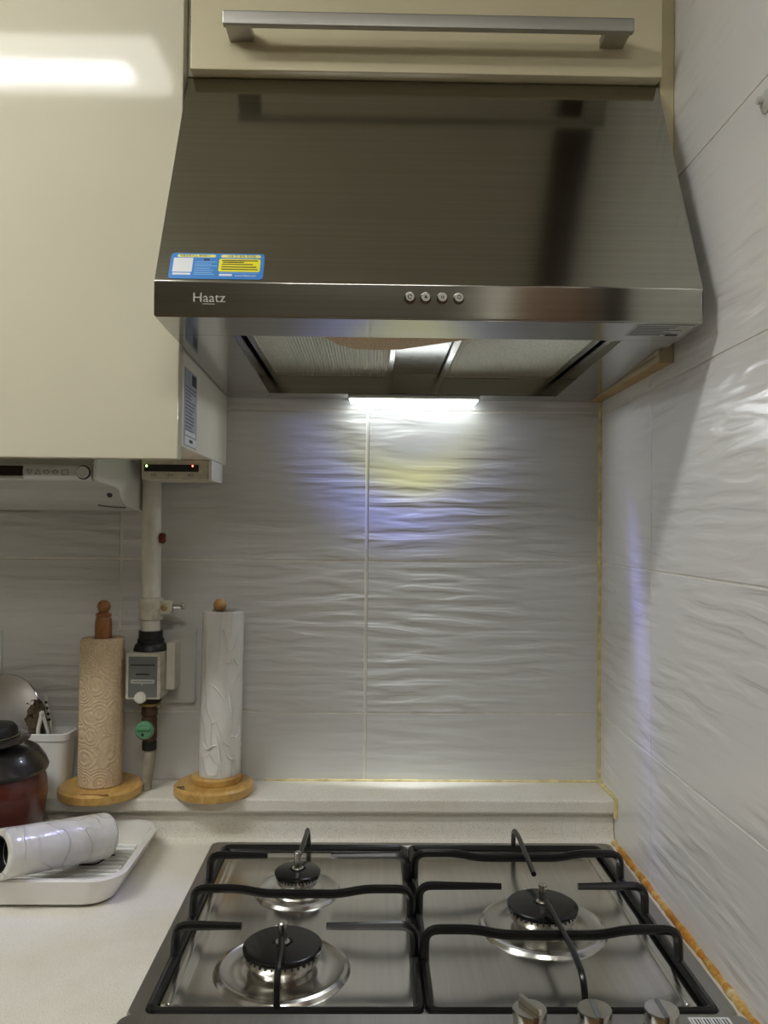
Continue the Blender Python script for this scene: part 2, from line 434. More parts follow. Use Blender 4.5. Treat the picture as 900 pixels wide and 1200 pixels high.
# ================================================================== WALL CABINETS
XS = -.2375          # right side of the left wall cabinet
def left_cabinet():
    x0 = -.69
    t = thing('wall_cabinet', 'tall cream glossy wall cabinet beside the range hood', 'cabinet', ((x0 + XS) / 2, -.16, 1.429))
    part('body', box(nb(), x0, XS - .0005, -.3135, -.0005, 1.429, 2.27, .001, 1), CREAM_SIDE, t)
    part('door', box(nb(), x0 + .001, XS, -.335, -.315, 1.411, 2.265, .0022), CREAM, t, 'glossy cream flat door')
    # worn product label on the side panel
    lb = part('side_label', box(nb(), XS - .0004, XS + .0003, -.302, -.232, 1.432, 1.531), BLUEGREY, t, 'blue-grey printed label')
    part('label_print', box(nb(), XS + .0003, XS + .0005, -.262, -.238, 1.514, 1.528), DARKTXT, lb)
    z = 1.509
    rnd = random.Random(2)
    for k in range(13):
        b = nb(); box(b, XS + .0003, XS + .0005, -.298, -.298 + rnd.uniform(.03, .06), z - .0022, z)
        part('text_line', b, GREYTXT, lb); z -= .0046
    part('label_print', box(nb(), XS + .0003, XS + .0005, -.297, -.240, 1.4465, 1.452), WHITELAB, lb)
    part('label_print', box(nb(), XS + .0003, XS + .0005, -.3, -.234, 1.4335, 1.444), WHITELAB, lb)
    part('label_print', box(nb(), XS + .0005, XS + .0007, -.276, -.256, 1.4375, 1.4415), DARKTXT, lb)
left_cabinet()
def left_cabinet2():
    t = thing('wall_cabinet', 'cream glossy wall cabinet adjoining the tall one, far from the hood', 'cabinet', (-.92, -.16, 1.429))
    part('body', box(nb(), -1.143, -.6915, -.3135, -.0005, 1.429, 2.27, .001, 1), CREAM_SIDE, t)
    part('door', box(nb(), -1.143, -.692, -.335, -.315, 1.411, 2.265, .0022), CREAM, t)
left_cabinet2()
def hood_cabinet():
    x0, x1 = -.2295, .3575
    t = thing('wall_cabinet', 'short cream wall cabinet above the range hood with aluminium bar handle', 'cabinet', ((x0 + x1) / 2, -.16, 1.8965))
    part('body', box(nb(), -.2365, .3585, -.3135, -.0005, 1.8965, 2.27), CREAM_SIDE, t)
    d = part('door', box(nb(), x0, x1, -.336, -.315, 1.8935, 2.265, .0022), CREAM_AGED, t, 'yellowed cream flap door')
    h = part('handle', box(nb(), -.183, .3095, -.377, -.367, 1.9255, 1.9425, .0022), ALU, d, 'satin aluminium bar handle')
    for xa in (-.181, .2775):
        part('handle', box(nb(), xa, xa + .03, -.3675, -.3361, 1.928, 1.940, .0015), ALU, d, 'handle foot')
hood_cabinet()
b = nb(); box(b, .3592, XR - .0005, -.321, -.0005, 1.5415, 2.27, .0008, 1)
flr = struct('trim_6', b, CREAM_TAN)
b = nb(); box(b, .3592, XR - .0005, -.3205, -.001, 1.5405, 1.5414)
part('raw_edge', b, PLYWOOD, flr)

# ================================================================== RANGE HOOD
HX0, HX1 = -.236, .3585
def zb(y): return 1.541 - .0304 * y
TOPZ = 1.8925
P_LIPB, P_LIPT, P_TOP = (-.4585, zb(-.4585)), (-.4592, 1.5925), (-.318, TOPZ)
def hood():
    t = thing('range_hood', 'brushed steel sloped range hood over the gas hob', 'range hood', (.06, -.2, 1.54))
    # canopy shell: sloped front, lip and sides, open recess underneath
    OX0, OX1, OY0, OY1 = -.163, .292, -.385, -.046
    RZ = 1.572
    bm = nb(); V = lambda *p: bm.verts.new(p)
    def prof(x): return [V(x, -.001, zb(0)), V(x, P_LIPB[0], P_LIPB[1]), V(x, *P_LIPT), V(x, *P_TOP), V(x, -.001, TOPZ)]
    A, B = prof(HX0), prof(HX1)
    outer = [bm.faces.new(A), bm.faces.new(B[::-1])]
    for i in (1, 2, 3, 4):
        j = (i + 1) % 5; outer.append(bm.faces.new((A[i], B[i], B[j], A[j])))
    r0 = [V(OX0, OY0, zb(OY0)), V(OX1, OY0, zb(OY0)), V(OX1, OY1, zb(OY1)), V(OX0, OY1, zb(OY1))]
    rim = [A[1], B[1], B[0], A[0]]
    for i in range(4):
        j = (i + 1) % 4; bm.faces.new((rim[i], rim[j], r0[j], r0[i]))
    r1 = [V(v.co.x, v.co.y, RZ + .012) for v in r0]
    for i in range(4):
        j = (i + 1) % 4; bm.faces.new((r0[i], r0[j], r1[j], r1[i]))
    bm.faces.new(r1)
    bm.edges.ensure_lookup_table()
    es = [e for e in bm.edges if all(v in A + B for v in e.verts)]
    bmesh.ops.bevel(bm, geom=es, offset=.0012, segments=2, affect='EDGES', profile=.5)
    part('canopy', bm, HOODM, t, 'brushed steel sloped canopy with flat control lip', 20)
    # polished skin of the lower rim (front strip, sides, rear strip), each folded separately
    def strip(x0, x1, y0, y1, bendlip=0):
        b = nb(); e = .0008
        v = [b.verts.new(p) for p in ((x0, y0, zb(y0) - .0002), (x1, y0, zb(y0) - .0002), (x1, y1, zb(y1) - .0002), (x0, y1, zb(y1) - .0002),
                                      (x0, y0, zb(y0) - e), (x1, y0, zb(y0) - e), (x1, y1, zb(y1) - e), (x0, y1, zb(y1) - e))]
        for q in ((0, 1, 2, 3), (7, 6, 5, 4), (0, 4, 5, 1), (1, 5, 6, 2), (2, 6, 7, 3), (3, 7, 4, 0)): b.faces.new([v[i] for i in q])
        return b
    part('rim_strip', strip(HX0 + .002, HX1 - .002, -.457, OY0), HOODU, t, 'polished front rim underneath')
    part('rim_strip', strip(HX0 + .002, OX0 - .0006, OY0 + .0006, -.002), HOODU, t)
    part('rim_strip', strip(OX1 + .0006, HX1 - .002, OY0 + .0006, -.002), HOODU, t)
    part('rim_strip', strip(OX0, OX1, OY1 + .0005, -.002), HOODU, t)
    # two grease filters with ridged mesh, a polished panel between them
    def filt(x0, x1):
        y0, y1 = OY0 + .006, OY1 - .001
        f = nb(); fr = .007
        for q in ((x0, x0 + fr, y0, y1), (x1 - fr, x1, y0, y1), (x0 + fr, x1 - fr, y0, y0 + fr), (x0 + fr, x1 - fr, y1 - fr * .3, y1)):
            box(f, q[0], q[1], q[2], q[3], RZ - .003, RZ + .006)
        fo = part('filter', f, STEEL, t, 'steel framed grease filter')
        g = nb(); n = 42; pts = []
        for k in range(n * 2 + 1):
            x = x0 + fr + (x1 - x0 - 2 * fr) * k / (2 * n); pts.append((x, RZ + (.0032 if k % 2 else 0)))
        a = [g.verts.new((x, y0 + fr, z)) for x, z in pts]; c = [g.verts.new((x, y1 - fr * .3, z)) for x, z in pts]
        for i in range(len(pts) - 1): g.faces.new((a[i], a[i + 1], c[i + 1], c[i]))
        part('filter_mesh', g, FILTER, fo, 'ridged aluminium mesh', 5)
    filt(OX0 + .004, .031); filt(.106, OX1 - .004)
    part('centre_panel', box(nb(), .0325, .1045, OY0 + .006, OY1 - .001, RZ + .004, RZ + .007), STEEL, t, 'polished panel between the filters')
    # buttons
    for k, x in enumerate((.0393, .0563, .0743, .0921)):
        M = Matrix.Rotation(PI / 2, 4, 'X')
        bo = part('button', lathe(nb(), [(.0062, 0), (.0062, .0015), (.0054, .003), (.0052, .006), (.0046, .0072), (0.0001, .0072)], (x, -.4575, 1.5775), 20, M), STEEL, t, 'round chrome push button')
        ic = nb()
        if k == 0: tube(ic, [(x + .002 * math.cos(a), -.4648, 1.5775 + .002 * math.sin(a)) for a in [i * .6 for i in range(10)]], .0004, 5)
        elif k == 1: prism(ic, [(x - .002, 1.5762), (x + .002, 1.5762), (x, 1.5795)], 'y', -.4651, -.4646)
        elif k == 2:
            box(ic, x - .0014, x - .0005, -.4651, -.4646, 1.576, 1.579); box(ic, x + .0005, x + .0014, -.4651, -.4646, 1.576, 1.579)
        else: tube(ic, [(x + .0018 * math.cos(a), -.4648, 1.5778 + .0018 * math.sin(a)) for a in [i * .63 for i in range(11)]], .0004, 5)
        part('button_icon', ic, DARKTXT, bo)
    # badge
    b = nb(); RX = Matrix.Rotation(PI / 2, 4, 'X')
    text(b, 'Haatz', .0145, Matrix.Translation((-.1945, -.4590, 1.570)) @ RX, .0009, sx=1.05)
    box(b, -.1835, -.1705, -.4592, -.4583, 1.5678, 1.5685)
    part('badge', b, ALU, t, 'chrome lettering badge')
    # blue sticker on the slope
    sv = Vector((0, P_TOP[0] - P_LIPT[0], P_TOP[1] - P_LIPT[1])).normalized(); su = Vector((1, 0, 0)); sn = su.cross(sv)
    if sn.y > 0: sn = -sn
    org = Vector((-.2215, P_LIPT[0], P_LIPT[1])) + sv * .003 + sn * .0003
    M = Matrix((( su.x, sv.x, sn.x, org.x), (su.y, sv.y, sn.y, org.y), (su.z, sv.z, sn.z, org.z), (0, 0, 0, 1)))
    def pan(x0, x1, y0, y1, lvl, r=.001):
        b = nb(); prism(b, rr2(x0, x1, y0, y1, r), 'z', lvl * .00012, lvl * .00012 + .00012)
        bmesh.ops.transform(b, matrix=M, verts=b.verts[:]); return b
    st = part('sticker', pan(0, .102, 0, .0365, 0, .004), BLUELAB, t, 'blue and yellow product sticker')
    part('sticker_panel', pan(.007, .049, .0305, .0345, 1, .0019), PALEYEL, st)
    part('sticker_panel', pan(.0545, .098, .0305, .0345, 1, .0019), PALEYEL, st)
    part('sticker_panel', pan(.053, .098, .0105, .0287, 1, .002), YELLOW, st)
    part('sticker_panel', pan(.0035, .0245, .0095, .0295, 1, .0005), WHITELAB, st, 'plain white square')
    part('sticker_panel', pan(.004, .0235, .0055, .0082, 1, .0006), WHITELAB, st)
    def tx(s, size, x, y, m, sx=1.):
        b = nb(); text(b, s, size, M @ Matrix.Translation((x, y, .00026)), .00004, sx=sx); part('sticker_text', b, m, st)
    tx('제품등록하고, 혜택받기', .0036, .0095, .0313, DARKTXT, .95)
    tx('사용 전 필독 주의점', .0036, .0615, .0313, DARKTXT, 1.05)
    tx('www.haatz.com', .0036, .0715, .0042, WHITELAB, 1.0)
    for y, xa, xb in ((.0255, .056, .095), (.0232, .057, .08), (.0202, .056, .09), (.0165, .056, .094), (.0132, .056, .0955)):
        part('text_line', pan(xa, xb, y, y + .0013, 2, .0002), DARKTXT, st)
    part('text_line', pan(.036, .0425, .0262, .0285, 1, .0004), DARKTXT, st)
    for y, xb in ((.0235, .05), (.0205, .045), (.0178, .051), (.0145, .044), (.0115, .048), (.0085, .046), (.006, .049)):
        part('text_line', pan(.027, xb, y, y + .0009, 1, .0002), LIGHTBLUE, st)
    part('text_line', pan(.0545, .0685, .0045, .0072, 1, .0004), WHITELAB, st)
    part('text_line', pan(.0545, .097, .0085, .0092, 1, .0002), LIGHTBLUE, st)
    # rating plate under the right front rim
    def under(x0, x1, y0, y1, lvl):
        o = .0009 + lvl * .0002; b = nb()
        v = [b.verts.new(p) for p in ((x0, y0, zb(y0) - o), (x1, y0, zb(y0) - o), (x1, y1, zb(y1) - o), (x0, y1, zb(y1) - o),
                                      (x0, y0, zb(y0) - o - .0002), (x1, y0, zb(y0) - o - .0002), (x1, y1, zb(y1) - o - .0002), (x0, y1, zb(y1) - o - .0002))]
        for q in ((0, 1, 2, 3), (7, 6, 5, 4), (0, 4, 5, 1), (1, 5, 6, 2), (2, 6, 7, 3), (3, 7, 4, 0)): b.faces.new([v[i] for i in q])
        return b
    rp = part('rating_plate', under(.288, .352, -.452, -.406, 0), GREYP, t, 'small silver rating label')
    rnd = random.Random(9)
    for k in range(8):
        y = -.448 + k * .005
        part('text_line', under(.291, .291 + rnd.uniform(.035, .057), y, y + .0022, 1), GREYTXT, rp)
    part('text_line', under(.333, .347, -.417, -.409, 1), DARKTXT, rp)
    # LED lamp in the rear strip
    lz = zb(-.03) - .0008
    lp = part('lamp', box(nb(), -.039, .172, -.0415, -.0045, lz - .005, lz, .001, 1), WHITEP, t, 'white LED lamp bar')
    part('lamp_lens', box(nb(), -.036, .169, -.039, -.007, lz - .0085, lz - .0051, .001, 1), emit('hood_led_glow', (.90, .96, 1.0, 1), HOOD_LAMP), lp, 'glowing lens')
    return t
HOODO = hood()

def led_fringe():
    """the LED's lens throws a yellow and a blue band: angular colour of the lamp itself"""
    L = bpy.data.lights.new('hood_led_fringe', 'POINT'); L.energy = 1.0; L.shadow_soft_size = .012; L.use_nodes = True
    nt = L.node_tree; N = nt.nodes; em = N['Emission']
    geo = N.new('ShaderNodeNewGeometry'); sp = N.new('ShaderNodeSeparateXYZ')
    sg = N.new('ShaderNodeVectorMath'); sg.operation = 'SCALE'; sg.inputs['Scale'].default_value = 1.0
    nt.links.new(geo.outputs['Incoming'], sg.inputs[0]); nt.links.new(sg.outputs[0], sp.inputs[0])
    def mth(op, a, b=None, c=None):
        m = N.new('ShaderNodeMath'); m.operation = op
        for i, q in enumerate((a, b, c)):
            if q is None: continue
            if isinstance(q, (int, float)): m.inputs[i].default_value = q
            else: nt.links.new(q, m.inputs[i])
        return m.outputs[0]
    X, Y, Z = sp.outputs
    def gauss(v, mu, s):
        d = mth('DIVIDE', mth('SUBTRACT', v, mu), s); return mth('EXPONENT', mth('MULTIPLY', mth('MULTIPLY', d, d), -1.0))
    down = mth('GREATER_THAN', mth('MULTIPLY', Z, -1), .05)
    # on the wall behind: distance from the lamp over its distance to the wall
    rho = mth('DIVIDE', mth('SQRT', mth('ADD', mth('MULTIPLY', X, X), mth('MULTIPLY', Z, Z))), mth('MAXIMUM', Y, .02))
    front = mth('GREATER_THAN', Y, .02)
    comp = mth('POWER', mth('MINIMUM', rho, 9.0), 3.0)         # holds the band's brightness as it grazes the wall
    yel = mth('MULTIPLY', mth('MULTIPLY', gauss(rho, 2.45, .5), gauss(mth('DIVIDE', X, mth('MAXIMUM', Y, .02)), .1, 1.6)), comp)
    blu = mth('MULTIPLY', mth('MULTIPLY', gauss(rho, 3.75, .5), gauss(mth('DIVIDE', X, mth('MAXIMUM', Y, .02)), -.8, 2.6)), comp)
    yel = mth('MULTIPLY', mth('MULTIPLY', yel, front), down); blu = mth('MULTIPLY', mth('MULTIPLY', blu, front), down)
    plane = mth('ADD', Y, mth('ADD', mth('MULTIPLY', mth('ABSOLUTE', X), .244), mth('MULTIPLY', mth('ABSOLUTE', Z), .213)))
    low = mth('MINIMUM', mth('MAXIMUM', mth('MULTIPLY', mth('SUBTRACT', mth('MULTIPLY', Z, -1), .35), 3.0), 0.0), 1.0)
    side = mth('MULTIPLY', mth('MULTIPLY', gauss(plane, 0, .065), low), gauss(mth('ABSOLUTE', X), .65, .28))
    lat = mth('DIVIDE', X, mth('MAXIMUM', Y, .02))
    wht = mth('MULTIPLY', mth('MULTIPLY', mth('POWER', mth('MINIMUM', rho, 14.0), 2.1), gauss(lat, 0, 3.6)), mth('MULTIPLY', front, down))
    def colr(c, f):
        v = N.new('ShaderNodeVectorMath'); v.operation = 'SCALE'; v.inputs[0].default_value = c; nt.links.new(f, v.inputs['Scale']); return v.outputs[0]
    def vadd(a, b):
        v = N.new('ShaderNodeVectorMath'); v.operation = 'ADD'; nt.links.new(a, v.inputs[0]); nt.links.new(b, v.inputs[1]); return v.outputs[0]
    tot = vadd(vadd(colr((.030 * FRINGE, .029 * FRINGE, .004 * FRINGE), yel), colr((.006 * FRINGE, .008 * FRINGE, .038 * FRINGE), blu)), colr((.7 * FRINGE, .7 * FRINGE, 2.5 * FRINGE), side))
    tot = vadd(vadd(tot, colr((.034, .036, .038), wht)), colr((.55, .57, .6), mth('MULTIPLY', down, mth('MINIMUM', mth('MAXIMUM', mth('MULTIPLY', mth('SUBTRACT', .12, Y), 3.0), 0.0), 1.0))))
    nt.links.new(tot, em.inputs['Color']); em.inputs['Strength'].default_value = 1.0
    o = bpy.data.objects.new('hood_led_fringe', L); COL.objects.link(o); o.parent = HOODO
    o.location = Vector((.066, -.048, 1.522)) - WL[HOODO]
led_fringe()

# brown paper towel sheet tucked under the filters
b = nb(); outl = [(-.06, -.37), (-.0575, -.318), (-.045, -.285), (-.0248, -.262), (.006, -.256), (.0373, -.262), (.085, -.298), (.1302, -.332), (.136, -.37)]
prism(b, outl, 'z', 1.5655, 1.5672)
solo('paper_sheet', b, TOWEL, 'brown quilted paper sheet lying under the hood filters', 'paper')

# ================================================================== GAS DETECTOR AND RADIO UNDER THE CABINET
def detector():
    x0, x1, y0, y1, z0, z1 = -.3436, -.2385, -.115, -.03, 1.3985, 1.4285
    t = thing('gas_detector', 'beige gas detector box with indicator lights under the wall cabinet', 'gas detector', ((x0 + x1) / 2, -.07, z0))
    part('case', box(nb(), x0, x1 - .0052, y0, y1, z0, z1, .0015), IVORY_G, t)
    part('end_cap', box(nb(), x1 - .005, x1, y0 - .002, y1, z0 - .0005, z1, .001), WHITEP, t, 'white end cap')
    dp = part('display', box(nb(), x0 + .004, -.2585, y0 - .0012, y0 + .002, 1.4105, 1.421, .0006), BLACKP, t, 'dark display strip')
    part('indicator', sphere(nb(), (-.3357, y0 - .0012, 1.4187), .0016), emit('led_green', (.55, 1, .2, 1), 5), dp, 'yellow-green indicator light')
    part('indicator', sphere(nb(), (-.2672, y0 - .0012, 1.4192), .0014), emit('led_red', (1, .12, .06, 1), 5), dp, 'red indicator light')
    for x in (-.3253, -.300, -.2705):
        b = nb(); tube(b, [(x - .004, y0 - .0002, 1.4045), (x - .003, y0 - .0002, 1.407), (x + .003, y0 - .0002, 1.407), (x + .004, y0 - .0002, 1.4045), (x - .004, y0 - .0002, 1.4045)], .0005, 5)
        part('icon', b, GREYTXT, t)
detector()
def radio():
    x0, x1 = -.66, -.365
    t = thing('kitchen_radio', 'silver under-cabinet kitchen radio with red display and round knob', 'radio', ((x0 + x1) / 2, -.15, 1.3525))
    prof = [(-.249, 1.426), (-.249, 1.391), (-.235, 1.3875), (-.171, 1.385), (-.153, 1.38), (-.137, 1.3654), (-.118, 1.36), (-.039, 1.3525), (-.039, 1.4285), (-.2, 1.4285)]
    part('case', prism(nb(), prof, 'x', x0, x1, .002), GREYP, t)
    fr = nb(); tube(fr, [(x0 + .002, -.2505, 1.3985), (x1 - .004, -.2505, 1.3985)], .0105, 16)
    bar = part('front_bar', fr, SILVERP, t, 'silver rounded control bar')
    part('end_cap', prism(nb(), [(-.262, 1.391), (-.25, 1.387), (-.171, 1.3842), (-.153, 1.379), (-.137, 1.3645), (-.118, 1.3588), (-.038, 1.3515), (-.038, 1.4282), (-.247, 1.4282), (-.262, 1.41)], 'x', x1 + .0002, x1 + .004, .0008), WHITEP, t, 'white end plate')
    Mk = Matrix.Rotation(PI / 2, 4, 'X')
    part('knob_ring', lathe(nb(), [(.0095, 0), (.0095, .0015), (.0085, .002), (.0001, .002)], (-.378, -.2595, 1.3985), 24, Mk), BLACKP, t)
    part('knob', lathe(nb(), [(.0078, 0), (.0078, .004), (.007, .005), (.0001, .005)], (-.378, -.2612, 1.3985), 24, Mk), SILVERP, t, 'round silver knob')
    for k, x in enumerate((-.448, -.437, -.426, -.4145, -.4015)):
        b = nb(); yy = -.2615; z = 1.3985; r = .0038
        if k in (0, 1):
            s = -1 if k == 0 else 1
            pts = [(x - r, yy, z - s * r * .8), (x + r, yy, z - s * r * .8), (x, yy, z + s * r), (x - r, yy, z - s * r * .8)]
        elif k == 4: pts = [(x - r, yy, z - r), (x + r, yy, z - r), (x + r, yy, z + r * .8), (x - r, yy, z + r * .8), (x - r, yy, z - r)]
        else: pts = [(x + r * math.cos(a), yy, z + r * .6 * math.sin(a)) for a in [i * PI / 5 for i in range(11)]]
        tube(b, pts, .00045, 5); part('icon', b, GREYTXT, t)
    part('display', box(nb(), x0 + .02, -.457, -.2622, -.255, 1.3935, 1.4065, .001), LEDRED, t, 'dark red display window')
    part('display_frame', box(nb(), x0 + .02, -.457, -.2625, -.255, 1.3885, 1.3925, .0008), WHITEP, t)
    lathe_b = lathe(nb(), [(.004, 0), (.004, .001), (.0025, .0012), (.0001, .0006)], (-.38, -.1465, 1.3735), 14, Matrix.Rotation(PI / 2 + .6, 4, 'X'))
    part('screw', lathe_b, BLACKP, t)
    b = nb(); tube(b, smooth_path([(-.405, -.12, 1.3592), (-.39, -.105, 1.357), (-.372, -.095, 1.3565)], 6), .0011, 6)
    part('speaker_groove', b, GREYTXT, t)
radio()

# ================================================================== GAS PIPE, VALVE, HOSE
PX, PY = -.3432, -.05
def gas():
    t = thing('gas_pipe', 'ivory painted vertical gas pipe with clamp on the tiled wall', 'gas pipe', (PX, PY, 1.166))
    part('pipe', tube(nb(), [(PX - .002, PY, 1.4284 if False else 1.426), (PX, PY, 1.166)], .0148, 20), IVORY, t)
    part('coupling', lathe(nb(), [(.0152, 1.182), (.0185, 1.184), (.0195, 1.19), (.0178, 1.194), (.0185, 1.2), (.02, 1.206), (.02, 1.213), (.0185, 1.216), (.0152, 1.218)], (PX, PY, 0), 24), IVORY_G, t)
    c = part('clamp', prism(nb(), rr2(PX + .012, PX + .034, 1.192, 1.213, .006), 'y', PY - .011, PY + .006, .001), IVORY_G, t, 'grubby pipe clamp')
    part('bolt', tube(nb(), [(PX + .034, PY - .002, 1.2035), (PX + .047, PY - .002, 1.2035)], .0035, 8), STEEL, c)
    part('bolt', lathe(nb(), [(.0052, 0), (.0052, .003), (.0035, .004), (.0001, .004)], (PX + .023, PY - .011, 1.2025), 6, Matrix.Rotation(PI / 2, 4, 'X')), BRASS, c)
    part('bolt', sphere(nb(), (PX + .05, PY - .002, 1.2035), .0055, (.7, 1, 1), 10, 8), STEEL, c)
    b = nb(); sphere(b, (PX + .0165, PY - .004, 1.3105), .0078, (.9, .8, 1.1), 7, 6)
    for v in b.verts: v.co += Vector([random.uniform(-.0016, .0016) for _ in range(3)])
    part('rust_blob', b, RUST, t, 'rust brown lump', 10)
    b = nb(); tube(b, [(PX - .014, PY - .003, 1.3), (PX + .014, PY - .003, 1.3003)], .0003, 4); b.free()

    v = thing('gas_shutoff_valve', 'ivory boxed gas shut-off valve with grey faceplate on the pipe', 'valve', (PX, PY, 1.035))
    part('nut', lathe(nb(), [(.0149, 1.166), (.0185, 1.1655), (.0185, 1.154), (.0205, 1.153), (.0205, 1.147), (.024, 1.144), (.026, 1.137), (.026, 1.1355)], (PX, PY, 0), 16), BLACKP, v, 'black ribbed nut')
    x0, x1, y0, z0, z1 = -.3715, -.319, -.084, 1.065, 1.135
    bx = part('box', box(nb(), x0, x1, y0, PY + .02, z0, z1, .002), IVORY_G, v, 'grubby ivory box')
    fp = part('faceplate', box(nb(), x0 + .0045, x1 - .0045, y0 - .0012, y0 + .001, z0 + .0035, z1 - .005, .0006), GREYLAB, v, 'grey printed faceplate')
    part('print', box(nb(), x0 + .008, x1 - .008, y0 - .0016, y0 - .001, 1.1165, 1.1185), DARKTXT, fp)
    part('print', box(nb(), x0 + .016, x1 - .016, y0 - .0016, y0 - .001, 1.1022, 1.1045), DARKTXT, fp)
    part('print', prism(nb(), rr2(x0 + .0085, x1 - .008, 1.0895, 1.0955, .002), 'y', y0 - .0017, y0 - .001), GREYP, fp)
    part('print', box(nb(), x0 + .011, x1 - .0105, y0 - .002, y0 - .0015, 1.0918, 1.093), GREYTXT, fp)
    part('print', prism(nb(), [(-.3475, 1.0885), (-.3445, 1.0885), (-.346, 1.0865)], 'y', y0 - .0017, y0 - .001), GREYP, fp)
    Mx = Matrix.Rotation(PI / 2, 4, 'X')
    kn = part('knob', lathe(nb(), [(.009, -.004), (.009, .004), (.0082, .0052), (.0068, .0052), (.0062, .0064), (.0001, .0068)], (-.3475, y0 - .0013, 1.0685), 24, Mx), IVORY, v, 'round white knob')
    part('housing', box(nb(), x1 + .0004, -.3045, -.052, -.0075, 1.0735, 1.147, .002), IVORY, v, 'pale bracket box behind the valve')
    part('collar', lathe(nb(), [(.016, 1.065), (.018, 1.0645), (.018, 1.056), (.015, 1.0545)], (PX, PY, 0), 20), BLACKP, v)
    part('collar', lathe(nb(), [(.0145, 1.0544), (.0165, 1.0535), (.0165, 1.0505), (.0125, 1.049)], (PX, PY, 0), 20), BRASS, v, 'brass ring')
    part('ring_tab', tube(nb(), [(PX + .016 + .004 * math.cos(a), PY - .006, 1.0495 + .0045 * math.sin(a)) for a in [i * .6 for i in range(-2, 9)]], .0009, 6), BRASS, v)
    part('nipple', lathe(nb(), [(.0115, 1.049), (.0115, 1.0445), (.0128, 1.044), (.0128, 1.0345), (.0105, 1.033)], (PX, PY, 0), 12), COPPERB, v, 'rusty brown nipple')
    h = thing('gas_hose', 'grey rubber gas hose with green valve above the ledge', 'hose', (PX, PY, .918))
    part('valve_body', lathe(nb(), [(.0105, 1.0325), (.012, 1.028), (.012, .999), (.010, .994)], (PX, PY, 0), 16), COPPERB, h)
    g = nb(); lathe(g, [(.0128, -.002), (.0142, .004), (.0142, .010), (.011, .0135), (.004, .0145), (.0001, .0148)], (PX - .003, PY - .009, 1.014), 24, Matrix.Rotation(PI / 2, 4, 'X'))
    gk = part('valve_knob', g, GREENP, h, 'green valve handle')
    part('valve_rib', box(nb(), PX - .0135, PX + .0075, PY - .0262, PY - .0228, 1.0155, 1.0205, .0012), GREENP, gk)
    part('valve_dot', lathe(nb(), [(.0022, 0), (.0022, .0006), (.0001, .0006)], (PX - .004, PY - .0235, 1.009), 10, Matrix.Rotation(PI / 2, 4, 'X')), BLACKP, gk)
    part('hose_clamp', lathe(nb(), [(.0102, .9945), (.0112, .993), (.0112, .981), (.0095, .98)], (PX + .0005, PY, 0), 16), BLACKP, h, 'black hose clamp')
    part('hose', tube(nb(), smooth_path([(PX + .001, PY, .985), (PX + .001, PY, .968), (PX - .002, PY - .001, .945), (PX - .005, PY, .9183)], 5), .0092, 14), HOSE, h)
gas()
b = nb(); prism(b, rr2(-.405, -.281, 1.045, 1.162, .004), 'y', -.013, -.0002, .002)
solo('cover_plate', b, PLATEM, 'square grey blank cover plate on the tiles behind the gas valve', 'cover plate')
def outlet():
    x0, x1 = -.668, -.5945
    t = thing('wall_outlet', 'white wall outlet plate on the tiles above the white bin', 'outlet', ((x0 + x1) / 2, -.005, 1.087))
    part('plate', prism(nb(), rr2(x0, x1, 1.087, 1.1605, .004), 'y', -.009, -.0002, .001), WHITEP, t)
    part('socket', lathe(nb(), [(.02, 0), (.02, .002), (.0185, .002), (.018, -.006), (.0001, -.006)], ((x0 + x1) / 2, -.009, 1.1237), 24, Matrix.Rotation(PI / 2, 4, 'X')), WHITEP, t)
outlet()

